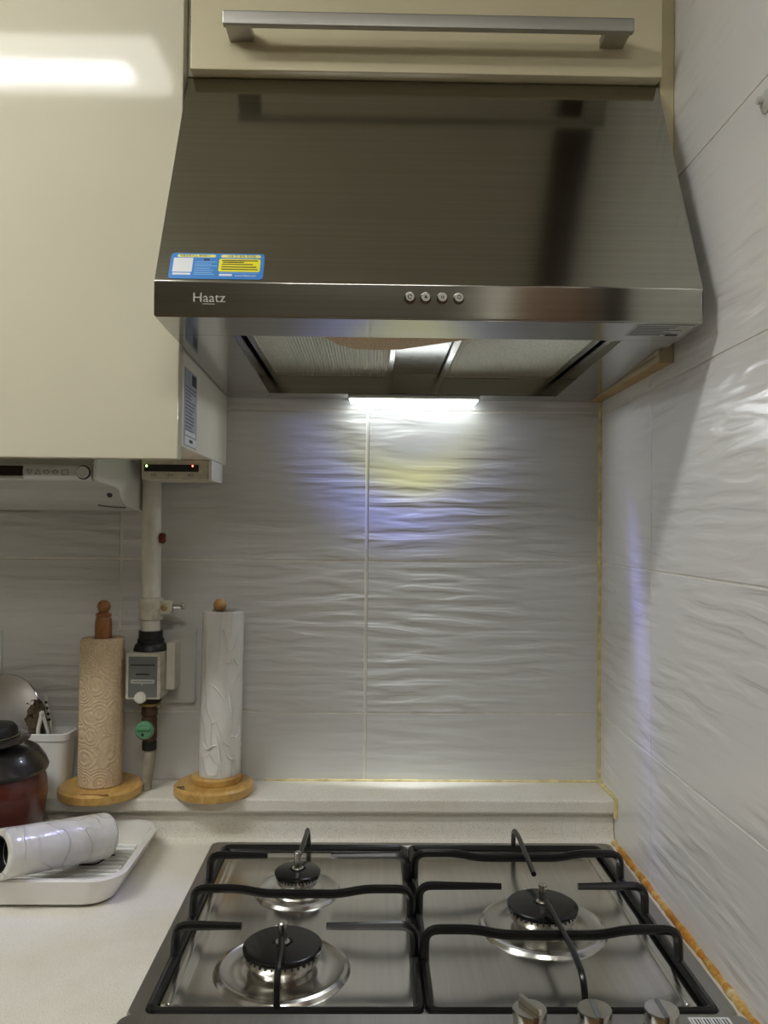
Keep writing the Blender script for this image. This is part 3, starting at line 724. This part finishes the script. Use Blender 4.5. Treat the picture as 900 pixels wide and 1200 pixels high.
# ================================================================== HOLDERS AND ROLLS ON THE LEDGE
ZL = .918
def holder(name_label, cx, cy, r, rod, ball_only, tilt=0):
    t = thing('towel_holder', name_label, 'holder', (cx, cy, ZL))
    M = Matrix.Rotation(0, 4, 'Z')
    part('base', lathe(nb(), [(r - .003, ZL + .0002), (r, ZL + .003), (r, ZL + .013), (r - .004, ZL + .0165), (.0001, ZL + .0165)], (cx, cy, 0), 48), WOODB, t)
    return t
def towel():
    cx, cy = -.4105, -.0705
    t = holder('round wooden holder with turned knob, carrying the brown paper roll', cx, cy, .0625, None, False)
    part('rod', lathe(nb(), [(.011, ZL + .0166), (.011, 1.148), (.0125, 1.15), (.0128, 1.178), (.0118, 1.186), (.0105, 1.188), (.0118, 1.190), (.0118, 1.193), (.007, 1.1965), (.0001, 1.1965)], (cx, cy, 0), 24), WOODD, t, 'turned brown rod')
    part('finial', sphere(nb(), (cx, cy, 1.2045), .0102), WOODD, t, 'round knob')
    b = nb(); box(b, cx - .012, cx + .03, cy - .0575, cy - .0545, ZL + .0166, ZL + .017)
    part('stamp', b, WOODD, t, 'dark stamped line')
    z0, z1, R = ZL + .0168, 1.157, .0315
    prof = [(.0185, z0), (R, z0), (R, z0 + .004)] + [(R, z0 + (z1 - z0) * k / 10) for k in range(1, 10)] + [(R, z1 - .001), (R - .001, z1), (.0185, z1), (.018, z1 - .01), (.018, z0 + .01)]
    b = nb(); segs = 40; rings = []
    for r, z in prof: rings.append([(cx + r * math.cos(2 * PI * k / segs), cy + r * math.sin(2 * PI * k / segs), z) for k in range(segs)])
    rings.append(rings[0]); R_ = [[b.verts.new(p) for p in q] for q in rings[:-1]]; R_.append(R_[0])
    for a, c in zip(R_[:-1], R_[1:]):
        for i in range(segs): b.faces.new((a[i], a[(i + 1) % segs], c[(i + 1) % segs], c[i]))
    rt = thing('paper_towel_roll', 'brown quilted paper towel roll upright on the wooden holder', 'paper towel', (cx, cy, z0))
    part('roll', b, TOWEL, rt)
    # loose outer flap ending in a vertical edge at the left
    b = nb(); pts = []
    for k in range(15):
        a = math.radians(216 + k * 9); rr_ = R + .0012 + (.0022 if k == 0 else .0012 if k == 1 else 0)
        pts.append((cx + rr_ * math.cos(a), cy + rr_ * math.sin(a)))
    for k in range(14, -1, -1):
        a = math.radians(216 + k * 9); rr_ = R + .0002 + (.0016 if k == 0 else .0007 if k == 1 else 0)
        pts.append((cx + rr_ * math.cos(a), cy + rr_ * math.sin(a)))
    prism(b, pts, 'z', z0 + .001, z1 - .001)
    part('outer_sheet', b, TOWEL, rt)
towel()
def film_holder():
    cx, cy = -.2395, -.0605
    t = holder('round wooden holder with ball knob, carrying the clear bag roll', cx, cy, .0605, None, True)
    ox, oy = cx + .003, cy + .003
    part('base_ring', lathe(nb(), [(.036, ZL + .0166), (.0375, ZL + .019), (.0375, ZL + .026), (.035, ZL + .0285), (.0001, ZL + .0285)], (ox, oy, 0), 40), WOODB, t, 'raised wooden ring')
    part('rod', tube(nb(), [(ox, oy, ZL + .0286), (ox + .002, oy, 1.2)], .006, 14), WOODD, t)
    part('finial', sphere(nb(), (ox + .002, oy, 1.2065), .0105), WOOD, t, 'round ball knob')
    b = nb()
    for s in ([(-.047, -.026), (-.047, -.034)], [(-.042, -.024), (-.044, -.036), (-.036, -.04)], [(-.05, -.03), (-.038, -.03)]):
        tube(b, [(cx + p[0], cy + p[1], ZL + .0168) for p in s], .0008, 5)
    part('scribble', b, BLACKP, t, 'dark handwritten mark')
    z0, z1, R = ZL + .0288, 1.1985, .0325
    rx = ox + .0045
    rnd = random.Random(11)
    def wob(a, z):
        f = max(0, 1 - abs(((a + PI) % (2 * PI) - PI) - (-.55)) / 1.2); g = max(0, (1.13 - z) / .2)
        return f * min(1, g) * (.0012 + .0022 * math.sin(23 * z * 10 + 5 * a) * math.sin(37 * z * 4 + 9 * a)) + rnd.uniform(-.0001, .0001)
    prof = [(.017, z0 + .008), (.017, z0 + .0001), (R - .001, z0)] + [(R - .0004, z0 + .002 + (z1 - z0 - .004) * k / 34) for k in range(35)] + [(R - .002, z1), (.0185, z1), (.018, z1 - .02)]
    b = nb(); segs = 44
    def tiltx(z): return .0035 * (z - z0) / .25
    R_ = []
    for r, z in prof:
        R_.append([b.verts.new((rx + tiltx(z) + (r + (wob(2 * PI * k / segs, z) if r > .03 and z0 + .002 < z < z1 - .002 else 0)) * math.cos(2 * PI * k / segs), oy + (r + (wob(2 * PI * k / segs, z) if r > .03 and z0 + .002 < z < z1 - .002 else 0)) * math.sin(2 * PI * k / segs), z)) for k in range(segs)])
    R_.append(R_[0])
    for a, c in zip(R_[:-1], R_[1:]):
        for i in range(segs): b.faces.new((a[i], a[(i + 1) % segs], c[(i + 1) % segs], c[i]))
    rt = thing('plastic_bag_roll', 'tall upright roll of clear plastic bags on the wooden holder', 'plastic roll', (rx, oy, z0))
    part('roll', b, FILM, rt, None, 60)
    c = nb(); tube(c, [(rx + tiltx(z1), oy, z1 - .02), (rx + tiltx(z1), oy, z1 - .019)], .0178, 24)
    part('core', c, RUBBLE, rt, 'brown cardboard core')
    for k, (a0, za, a1, zb_) in enumerate(((-2.1, 1.09, -.7, 1.055), (-1.9, 1.045, -.9, .99), (-1.4, 1.0, -.5, .965), (-2.3, 1.0, -1.4, .99), (-1.2, 1.11, -.8, 1.02), (-1.5, .965, -1.3, .95), (-1.7, 1.02, -1.2, .955), (-1.0, 1.0, -.3, 1.02), (-2.2, 1.045, -1.5, 1.03), (-.9, .985, -.2, .96), (-1.3, 1.13, -.6, 1.115))):
        f = nb(); pts = []
        for i in range(9):
            u = i / 8; a = a0 + (a1 - a0) * u; z = za + (zb_ - za) * u + .006 * math.sin(u * 6 + k)
            pts.append((rx + tiltx(z) + (R + .0003) * math.cos(a), oy + (R + .0003) * math.sin(a), z))
        tube(f, pts, .0009, 5, [.0002 + .0016 * math.sin(PI * i / 8) for i in range(9)])
        part('film_crease', f, FILM, rt)
film_holder()

# ================================================================== WHITE BIN WITH KITCHEN THINGS
def bin_():
    x0, x1, y0, y1, z0, z1 = -.61, -.467, -.062, -.010, ZL + .0003, 1.006
    t = thing('utensil_bin', 'white plastic utensil bin on the ledge behind the clay jar', 'bin', ((x0 + x1) / 2, -.036, z0))
    part('tub', loft(nb(), [rr(x0 + .006, x1 - .006, y0 + .003, y1 - .002, .012, z0), rr(x0, x1, y0, y1, .016, z1 - .012), rr(x0 + .003, x1 - .003, y0 + .003, y1 - .003, .013, z1 - .012), rr(x0 + .008, x1 - .008, y0 + .006, y1 - .005, .01, z0 + .004)]), WHITEP, t)
    part('rim', loft(nb(), [rr(x0 + .0004, x1 - .0004, y0 + .0004, y1 - .0004, .016, z1 - .0119), rr(x0 - .0015, x1 + .0015, y0 - .0015, y1 + .0015, .017, z1 - .011), rr(x0 - .0015, x1 + .0015, y0 - .0015, y1 + .0015, .017, z1 - .001), rr(x0, x1, y0, y1, .016, z1), rr(x0 + .002, x1 - .002, y0 + .002, y1 - .002, .014, z1), rr(x0 + .003, x1 - .003, y0 + .003, y1 - .003, .013, z1 - .0119)]), WHITEP, t)
    # steel pan leaning in the bin
    M = Matrix.Rotation(math.radians(-28), 4, 'Y') @ Matrix.Rotation(math.radians(78), 4, 'X')
    p = thing('metal_bowl', 'grey metal bowl leaning upright in the white bin', 'bowl', (-.575, -.038, 1.0))
    part('dome', lathe(nb(), [(.057, 0), (.058, .002), (.052, .006), (.04, .011), (.022, .0145), (.0001, .0155), (.0001, .0145), (.022, .0135), (.04, .01), (.056, .0)], (-.578, -.031, 1.033), 40, M), PANM, p)
    part('rim', lathe(nb(), [(.0582, -.0005), (.0592, .001), (.0582, .0025), (.0572, .001)], (-.578, -.031, 1.033), 40, M), STEEL, p)
    # brown scourer wad
    b = nb(); sphere(b, (-.527, -.036, 1.021), .026, (.62, .42, 1.25), 18, 14)
    rnd = random.Random(5)
    for v in b.verts: v.co += Vector([rnd.uniform(-.0035, .0035) for _ in range(3)])
    solo('scourer', b, RUBBLE, 'crumpled brown wire scourer in the white bin', 'scourer', sharp=10)
    # white plastic tongs
    tn = thing('tongs', 'white plastic clip tongs standing in the white bin', 'tongs', (-.515, -.05, .97))
    part('arm', tube(nb(), [(-.5165, -.052, .97), (-.515, -.051, 1.012), (-.511, -.05, 1.034)], .0032, 8), WHITEP, tn)
    part('arm', tube(nb(), [(-.499, -.04, .97), (-.503, -.045, 1.008), (-.5095, -.0485, 1.034)], .0028, 8), WHITEP, tn)
    part('pivot', sphere(nb(), (-.5105, -.0495, 1.0355), .0042, (1, 1, 1), 10, 8), WHITEP, tn)
    br = thing('brush', 'thin pale brush handle with dark specks behind the tongs', 'brush', (-.52, -.025, .97))
    part('handle', tube(nb(), [(-.5, -.024, .97), (-.509, -.022, 1.02), (-.5175, -.021, 1.058)], .0026, 8), IVORY, br)
    for k in range(4): part('bristle_tuft', sphere(nb(), (-.5085 - .002 * k, -.0248 + .0003 * k, 1.02 + .009 * k), .0022, (1, 1, 1), 8, 6), BLACKP, br)
bin_()

# ================================================================== CLAY JAR, TRAY, LYING ROLL
def tray():
    x0, x1, y0, y1 = -.715, -.3095, -.307, -.094
    t = thing('dish_tray', 'white oblong dish tray with a ribbed drain rack on the counter', 'tray', ((x0 + x1) / 2, (y0 + y1) / 2, ZC))
    z0, z1 = ZC + .0004, .888
    part('shell', loft(nb(), [rr(x0 + .02, x1 - .022, y0 + .014, y1 - .006, .03, z0, 8), rr(x0 + .014, x1 - .015, y0 + .007, y1 - .003, .034, z0 + .005, 8), rr(x0, x1, y0, y1, .04, z1 - .005, 8), rr(x0 - .001, x1 + .001, y0 - .001, y1 + .0005, .041, z1 - .002, 8), rr(x0 + .002, x1 - .002, y0 + .002, y1 - .001, .039, z1, 8),
                              rr(x0 + .007, x1 - .007, y0 + .007, y1 - .006, .034, z1 - .0005, 8), rr(x0 + .009, x1 - .009, y0 + .009, y1 - .008, .033, z1 - .004, 8), rr(x0 + .022, x1 - .022, y0 + .017, y1 - .012, .028, z0 + .006, 8)]), WHITEFAB, t)
    rk = nb(); y = y0 + .028
    while y < y1 - .03:
        box(rk, x0 + .03, x1 - .028, y, y + .006, z0 + .0062, z0 + .0125, .0015, 1); y += .0125
    rk2 = part('drain_rack', rk, WHITEP, t, 'white ribbed rack'); rk2['kind'] = 'stuff'
    return t
tray()
b = nb(); tube(b, smooth_path([(-.395, -.202, .8645), (-.372, -.203, .866), (-.358, -.192, .872), (-.35, -.19, .873)], 5), .0013, 6)
solo('wire_hook', b, BLACKP, 'thin dark bent wire lying on the drain rack', 'wire')
def jar():
    cx, cy = -.5285, -.176
    Z = .8632
    t = thing('clay_jar', 'red-brown glazed clay jar standing in the white tray', 'jar', (cx, cy, Z))
    part('body', lathe(nb(), [(.0001, Z), (.046, Z), (.05, Z + .004), (.062, Z + .028), (.0705, Z + .06), (.0735, Z + .088), (.0725, Z + .105), (.068, Z + .122), (.06, Z + .130), (.05, Z + .132), (.0001, Z + .132)], (cx, cy, 0), 48), CLAY, t)
    part('lid', lathe(nb(), [(.066, Z + .1225), (.0735, Z + .121), (.0748, Z + .1255), (.071, Z + .135), (.0615, Z + .149), (.056, Z + .152), (.0001, Z + .152)], (cx, cy, 0), 48), CLAYB, t, 'black domed lid')
    l2 = thing('small_pot_lid', 'small black lid with pale rim stacked on the clay jar', 'lid', (cx - .008, cy, Z + .1522))
    M = Matrix.Translation((cx - .008, cy, Z + .1556)) @ Matrix.Rotation(math.radians(-4), 4, 'Y')
    def L(p, m, n, lab=None):
        b = lathe(nb(), p, (0, 0, 0), 40); bmesh.ops.transform(b, matrix=M, verts=b.verts[:]); part(n, b, m, l2, lab)
    L([(.0001, 0), (.05, 0), (.057, .004), (.0585, .0085), (.054, .0105), (.04, .0105), (.0001, .0105)], CLAYB, 'plate')
    L([(.0436, .0106), (.0448, .0118), (.0436, .013), (.042, .0118)], STEEL, 'rim_ring', 'pale rim line')
    L([(.0415, .0107), (.0415, .02), (.037, .0265), (.026, .0295), (.0001, .0305)], BLACKP, 'cap', 'black cap')
jar()
def lying_roll():
    A = Vector((-.3625, -.192, .9005)); B = Vector((-.4555, -.314, .9225)); d = (B - A).normalized()
    t = thing('plastic_bag_roll', 'clear plastic bag roll lying across the white dish tray', 'plastic roll', A)
    u = d.cross(Vector((0, 0, 1))).normalized(); v = d.cross(u)
    R = .0302; L = (B - A).length; segs = 40
    rnd = random.Random(3)
    prof = [(.019, L - .02), (.019, .004), (.0195, 0), (R - .002, 0), (R, .003)] + [(R, .006 + (L - .01) * k / 20) for k in range(20)] + [(R, L - .003), (R - .002, L), (.0225, L), (.0215, L - .02)]
    def mk(prof, close, amp):
        b = nb(); rows = []
        for r, s in prof:
            rows.append([b.verts.new(A + d * s + (u * math.cos(2 * PI * k / segs) + v * math.sin(2 * PI * k / segs)) * (r + (rnd.uniform(-amp, amp) if r > .028 else 0))) for k in range(segs)])
        if close: rows.append(rows[0])
        for p, q in zip(rows[:-1], rows[1:]):
            for i in range(segs): b.faces.new((p[i], p[(i + 1) % segs], q[(i + 1) % segs], q[i]))
        if not close: b.faces.new(rows[0]); b.faces.new(rows[-1])
        return b
    part('roll', mk(prof, True, .0002), FILM, t, None, 60)
    part('core', mk([(.0222, L - .018), (.0222, L - .0005), (.0205, L - .0005), (.0205, L - .018)], True, 0), BLACKP, t, 'dark core')
    part('core', mk([(.0204, L - .021), (.0204, L - .019)], False, 0), BLACKP, t)
lying_roll()

# ================================================================== GAS HOB
HBX0, HBX1, HBY0, HBY1 = -.2305, .361, -.545, -.114
def hob():
    t = thing('gas_hob', 'stainless steel three-burner gas hob set in the counter', 'gas hob', ((HBX0 + HBX1) / 2, (HBY0 + HBY1) / 2, ZC))
    zt = .8625
    b = nb()
    loft(b, [rr(HBX0, HBX1, HBY0, HBY1, .012, ZC + .0003), rr(HBX0, HBX1, HBY0, HBY1, .012, zt - .0025), rr(HBX0 + .0015, HBX1 - .0015, HBY0 + .0015, HBY1 - .0015, .011, zt),
             rr(HBX0 + .017, HBX1 - .017, HBY0 + .004, HBY1 - .012, .009, zt), rr(HBX0 + .019, HBX1 - .019, HBY0 + .006, HBY1 - .014, .008, zt - .003),
             rr(HBX0 + .0195, HBX1 - .0195, HBY0 + .0065, HBY1 - .0145, .008, zt - .009)], True, False)
    part('rim', b, HOBRIM, t, 'grey steel outer rim')
    zf = zt - .0085
    a = (HBX0 + .0195, HBX1 - .0195, HBY0 + .0065, HBY1 - .0145)
    b = nb()
    loft(b, [rr(*a, .008, zf - .0004), rr(a[0] + .014, a[1] - .014, a[2] + .006, a[3] - .012, .012, zf), rr(a[0] + .0165, a[1] - .0165, a[2] + .008, a[3] - .0145, .012, zf + .004), rr(a[0] + .023, a[1] - .023, a[2] + .012, a[3] - .021, .012, zf + .004), rr(a[0] + .029, a[1] - .029, a[2] + .016, a[3] - .027, .012, zf + .0004)], False, True)
    part('drip_tray', b, HOBM, t, 'reflective steel drip tray')
    for xb in (-.1985, .3225):
        b = nb(); loft(b, [rr(xb - .0065, xb + .0065, -.523, -.148, .005, zf), rr(xb - .0062, xb + .0062, -.5227, -.1483, .005, zf + .0045), rr(xb - .0045, xb + .0045, -.521, -.15, .004, zf + .0058), rr(xb - .002, xb + .002, -.519, -.152, .002, zf + .0063)])
        part('tray_bead', b, STEEL, t, 'polished pressed bead')
    # control panel at the front edge
    b = nb(); loft(b, [rr(HBX0 - .0035, HBX1 + .0035, -.603, -.5455, .012, ZC + .0003), rr(HBX0 - .0035, HBX1 + .0035, -.603, -.5455, .012, zt + .0005), rr(HBX0 - .0015, HBX1 + .0015, -.601, -.5475, .011, zt + .003)])
    cp = part('control_panel', b, HOBRIM, t, 'steel front control panel')
    zp = zt + .003
    part('panel_label', box(nb(), .306, .345, -.565, -.5515, zp, zp + .0003), WHITELAB, cp, 'small white printed label')
    for k in range(12): part('text_line', box(nb(), .3075 + k * .003, .3075 + k * .003 + (.0016 if k % 3 else .0008), -.5625, -.554, zp + .0003, zp + .0005), GREYTXT, cp)
    for k, x in enumerate((.1505, .2105, .2725)):
        kn = part('knob', lathe(nb(), [(.0125, zp), (.0145, zp + .001), (.0155, zp + .012), (.0162, zp + .021), (.0152, zp + .0228), (.0001, zp + .0228)], (x, -.5755, 0), 32), STEEL, t, 'round steel control knob')
        ang = .5 if k == 0 else 0.
        Mr = Matrix.Translation((x, -.5755, 0)) @ Matrix.Rotation(ang, 4, 'Z')
        g = box(nb(), -.0022, .0022, -.0145, .0145, zp + .0228, zp + (.029 if k == 0 else .0232), .0006, 1); bmesh.ops.transform(g, matrix=Mr, verts=g.verts[:])
        part('pointer', g, STEEL if k == 0 else GREYTXT, kn)
        part('knob_ring', lathe(nb(), [(.0165, zp - .0003), (.019, zp - .0003), (.0185, zp + .0007), (.0168, zp + .0007)], (x, -.5755, 0), 32), BLACKP, kn)
    # burners
    def burner(cx, cy, rc, rw, label):
        zz = zf + .0004
        d = lathe(nb(), [(rw + .003, zz - .0003), (rw, zz + .0035), (rw - .004, zz + .0045), (rw - .010, zz + .002), (rw - .02, zz + .0012), (rc + .004, zz + .003), (rc - .004, zz + .0035), (.0001, zz + .0035)], (cx, cy, 0), 56)
        bn = part('burner', d, HOBM, t, label)
        part('burner_head', lathe(nb(), [(rc - .008, zz + .0036), (rc - .006, zz + .011), (rc - .001, zz + .013), (rc - .001, zz + .021), (rc - .003, zz + .0225), (.0001, zz + .0225)], (cx, cy, 0), 48), STEEL, bn, 'steel burner head')
        p = nb(); n = 36
        for k in range(n):
            a_ = 2 * PI * k / n; q = Matrix.Translation((cx, cy, 0)) @ Matrix.Rotation(a_, 4, 'Z')
            g = box(nb(), rc - .0014, rc + .0001, -.0009, .0009, zz + .0185, zz + .0222); bmesh.ops.transform(g, matrix=q, verts=g.verts[:])
            me = bpy.data.meshes.new('s'); g.to_mesh(me); g.free(); p.from_mesh(me); bpy.data.meshes.remove(me)
        fp = part('flame_ports', p, BLACKP, bn); fp['kind'] = 'stuff'
        part('burner_cap', lathe(nb(), [(rc - .001, zz + .0226), (rc + .0018, zz + .0235), (rc + .002, zz + .026), (rc - .001, zz + .028), (.011, zz + .0295), (.0095, zz + .0275), (.006, zz + .0275)], (cx, cy, 0), 48), BLACKM, bn, 'black burner cap')
        part('sensor_ring', lathe(nb(), [(.0062, zz + .0276), (.0082, zz + .0278), (.0078, zz + .0305), (.0055, zz + .031)], (cx, cy, 0), 24), STEEL, bn)
        part('sensor_pin', lathe(nb(), [(.0045, zz + .0311), (.0045, zz + .047), (.0052, zz + .0475), (.0052, zz + .05), (.0042, zz + .051), (.0001, zz + .051)], (cx, cy, 0), 20), STEEL, bn, 'chrome temperature sensor')
        part('igniter', lathe(nb(), [(.0022, zz + .003), (.0022, zz + .02), (.0014, zz + .024), (.0001, zz + .0245)], (cx - .012, cy + rc + .006, 0), 10), WHITEP, bn)
    burner(-.0905, -.4475, .0405, .0705, 'large front burner with black cap')
    burner(-.0915, -.2585, .028, .0535, 'small rear burner with black cap')
    burner(.2095, -.352, .040, .0735, 'large burner with black cap')
hob()
def grate(x0, x1, label, cross, pairs, back_tip, front_tip, cx):
    zf = .8545; y0, y1 = -.5345, -.1315
    t = thing('pan_support', label, 'pan support', ((x0 + x1) / 2, (y0 + y1) / 2, zf))
    zb_ = zf + .0062; r = .0048; zt_ = .8955
    pts = [(x, y, zb_) for x, y in rr2(x0, x1, y0, y1, .008, 3)]; b = nb()
    P = [Vector(p) for p in pts]; n = len(P); rings = []
    for i in range(n):
        T = (P[(i + 1) % n] - P[i - 1]).normalized(); u = Vector((0, 0, 1)); v = T.cross(u)
        rings.append([P[i] + (u * math.cos(2 * PI * k / 8) + v * math.sin(2 * PI * k / 8)) * r for k in range(8)])
    R_ = [[b.verts.new(p) for p in q] for q in rings]
    for i in range(n):
        A_, B_ = R_[i], R_[(i + 1) % n]
        for k in range(8): b.faces.new((A_[k], A_[(k + 1) % 8], B_[(k + 1) % 8], B_[k]))
    part('frame', b, BLACKEN, t, 'black enamelled base frame')
    rf = .0052
    for y in cross:      # bars running right across with a shallow dip
        path = round_path([(x0, y, zb_), (x0, y, zt_), (x0 + .055, y, zt_), (x0 + .085, y, zt_ - .006), (x1 - .085, y, zt_ - .006), (x1 - .055, y, zt_), (x1, y, zt_), (x1, y, zb_)], .018, 5)
        part('cross_bar', tube(nb(), path, rf, 8), BLACKEN, t)
    for y, half in pairs:
        for s, xs in ((1, x0), (-1, x1)):
            tip = cx - s * half
            pt = round_path([(xs, y, zb_), (xs, y, zt_), (tip, y, zt_ - .001)], .018, 5)
            n_ = len(pt); part('finger', tube(nb(), pt, rf, 8, [rf] * (n_ - 1) + [rf * .75]), BLACKEN, t)
    for y_edge, y_tip in ((y1, back_tip), (y0, front_tip)):
        s = 1 if y_tip > y_edge else -1
        if abs(y_tip - y_edge) < .02: continue
        part('finger', tube(nb(), round_path([(cx + .004, y_edge, zb_), (cx + .003, y_edge + s * .006, zt_ - .004), (cx + .003, y_edge + s * .05, zt_), (cx, y_tip, zt_ - .001)], .014, 4), .0034, 8), BLACKEN, t)
grate(-.2085, .052, 'black pan support over the two left burners', [-.345], [(-.245, .042), (-.435, .046)], -.236, -.462, -.0905)
grate(.0625, .3385, 'black pan support over the single right burner', [-.237, -.443], [(-.335, .047)], -.30, -.375, .2095)

# small suction hook on the right wall tiles
b = nb(); lathe(b, [(.0115, 0), (.0115, .0015), (.008, .004), (.004, .005), (.0035, .010), (.0001, .0105)], (XR - .0002, -.562, 1.744), 20, Matrix.Rotation(-PI / 2, 4, 'Y'))
solo('suction_hook', b, GREYP, 'small round clear suction hook on the white tiles', 'hook')
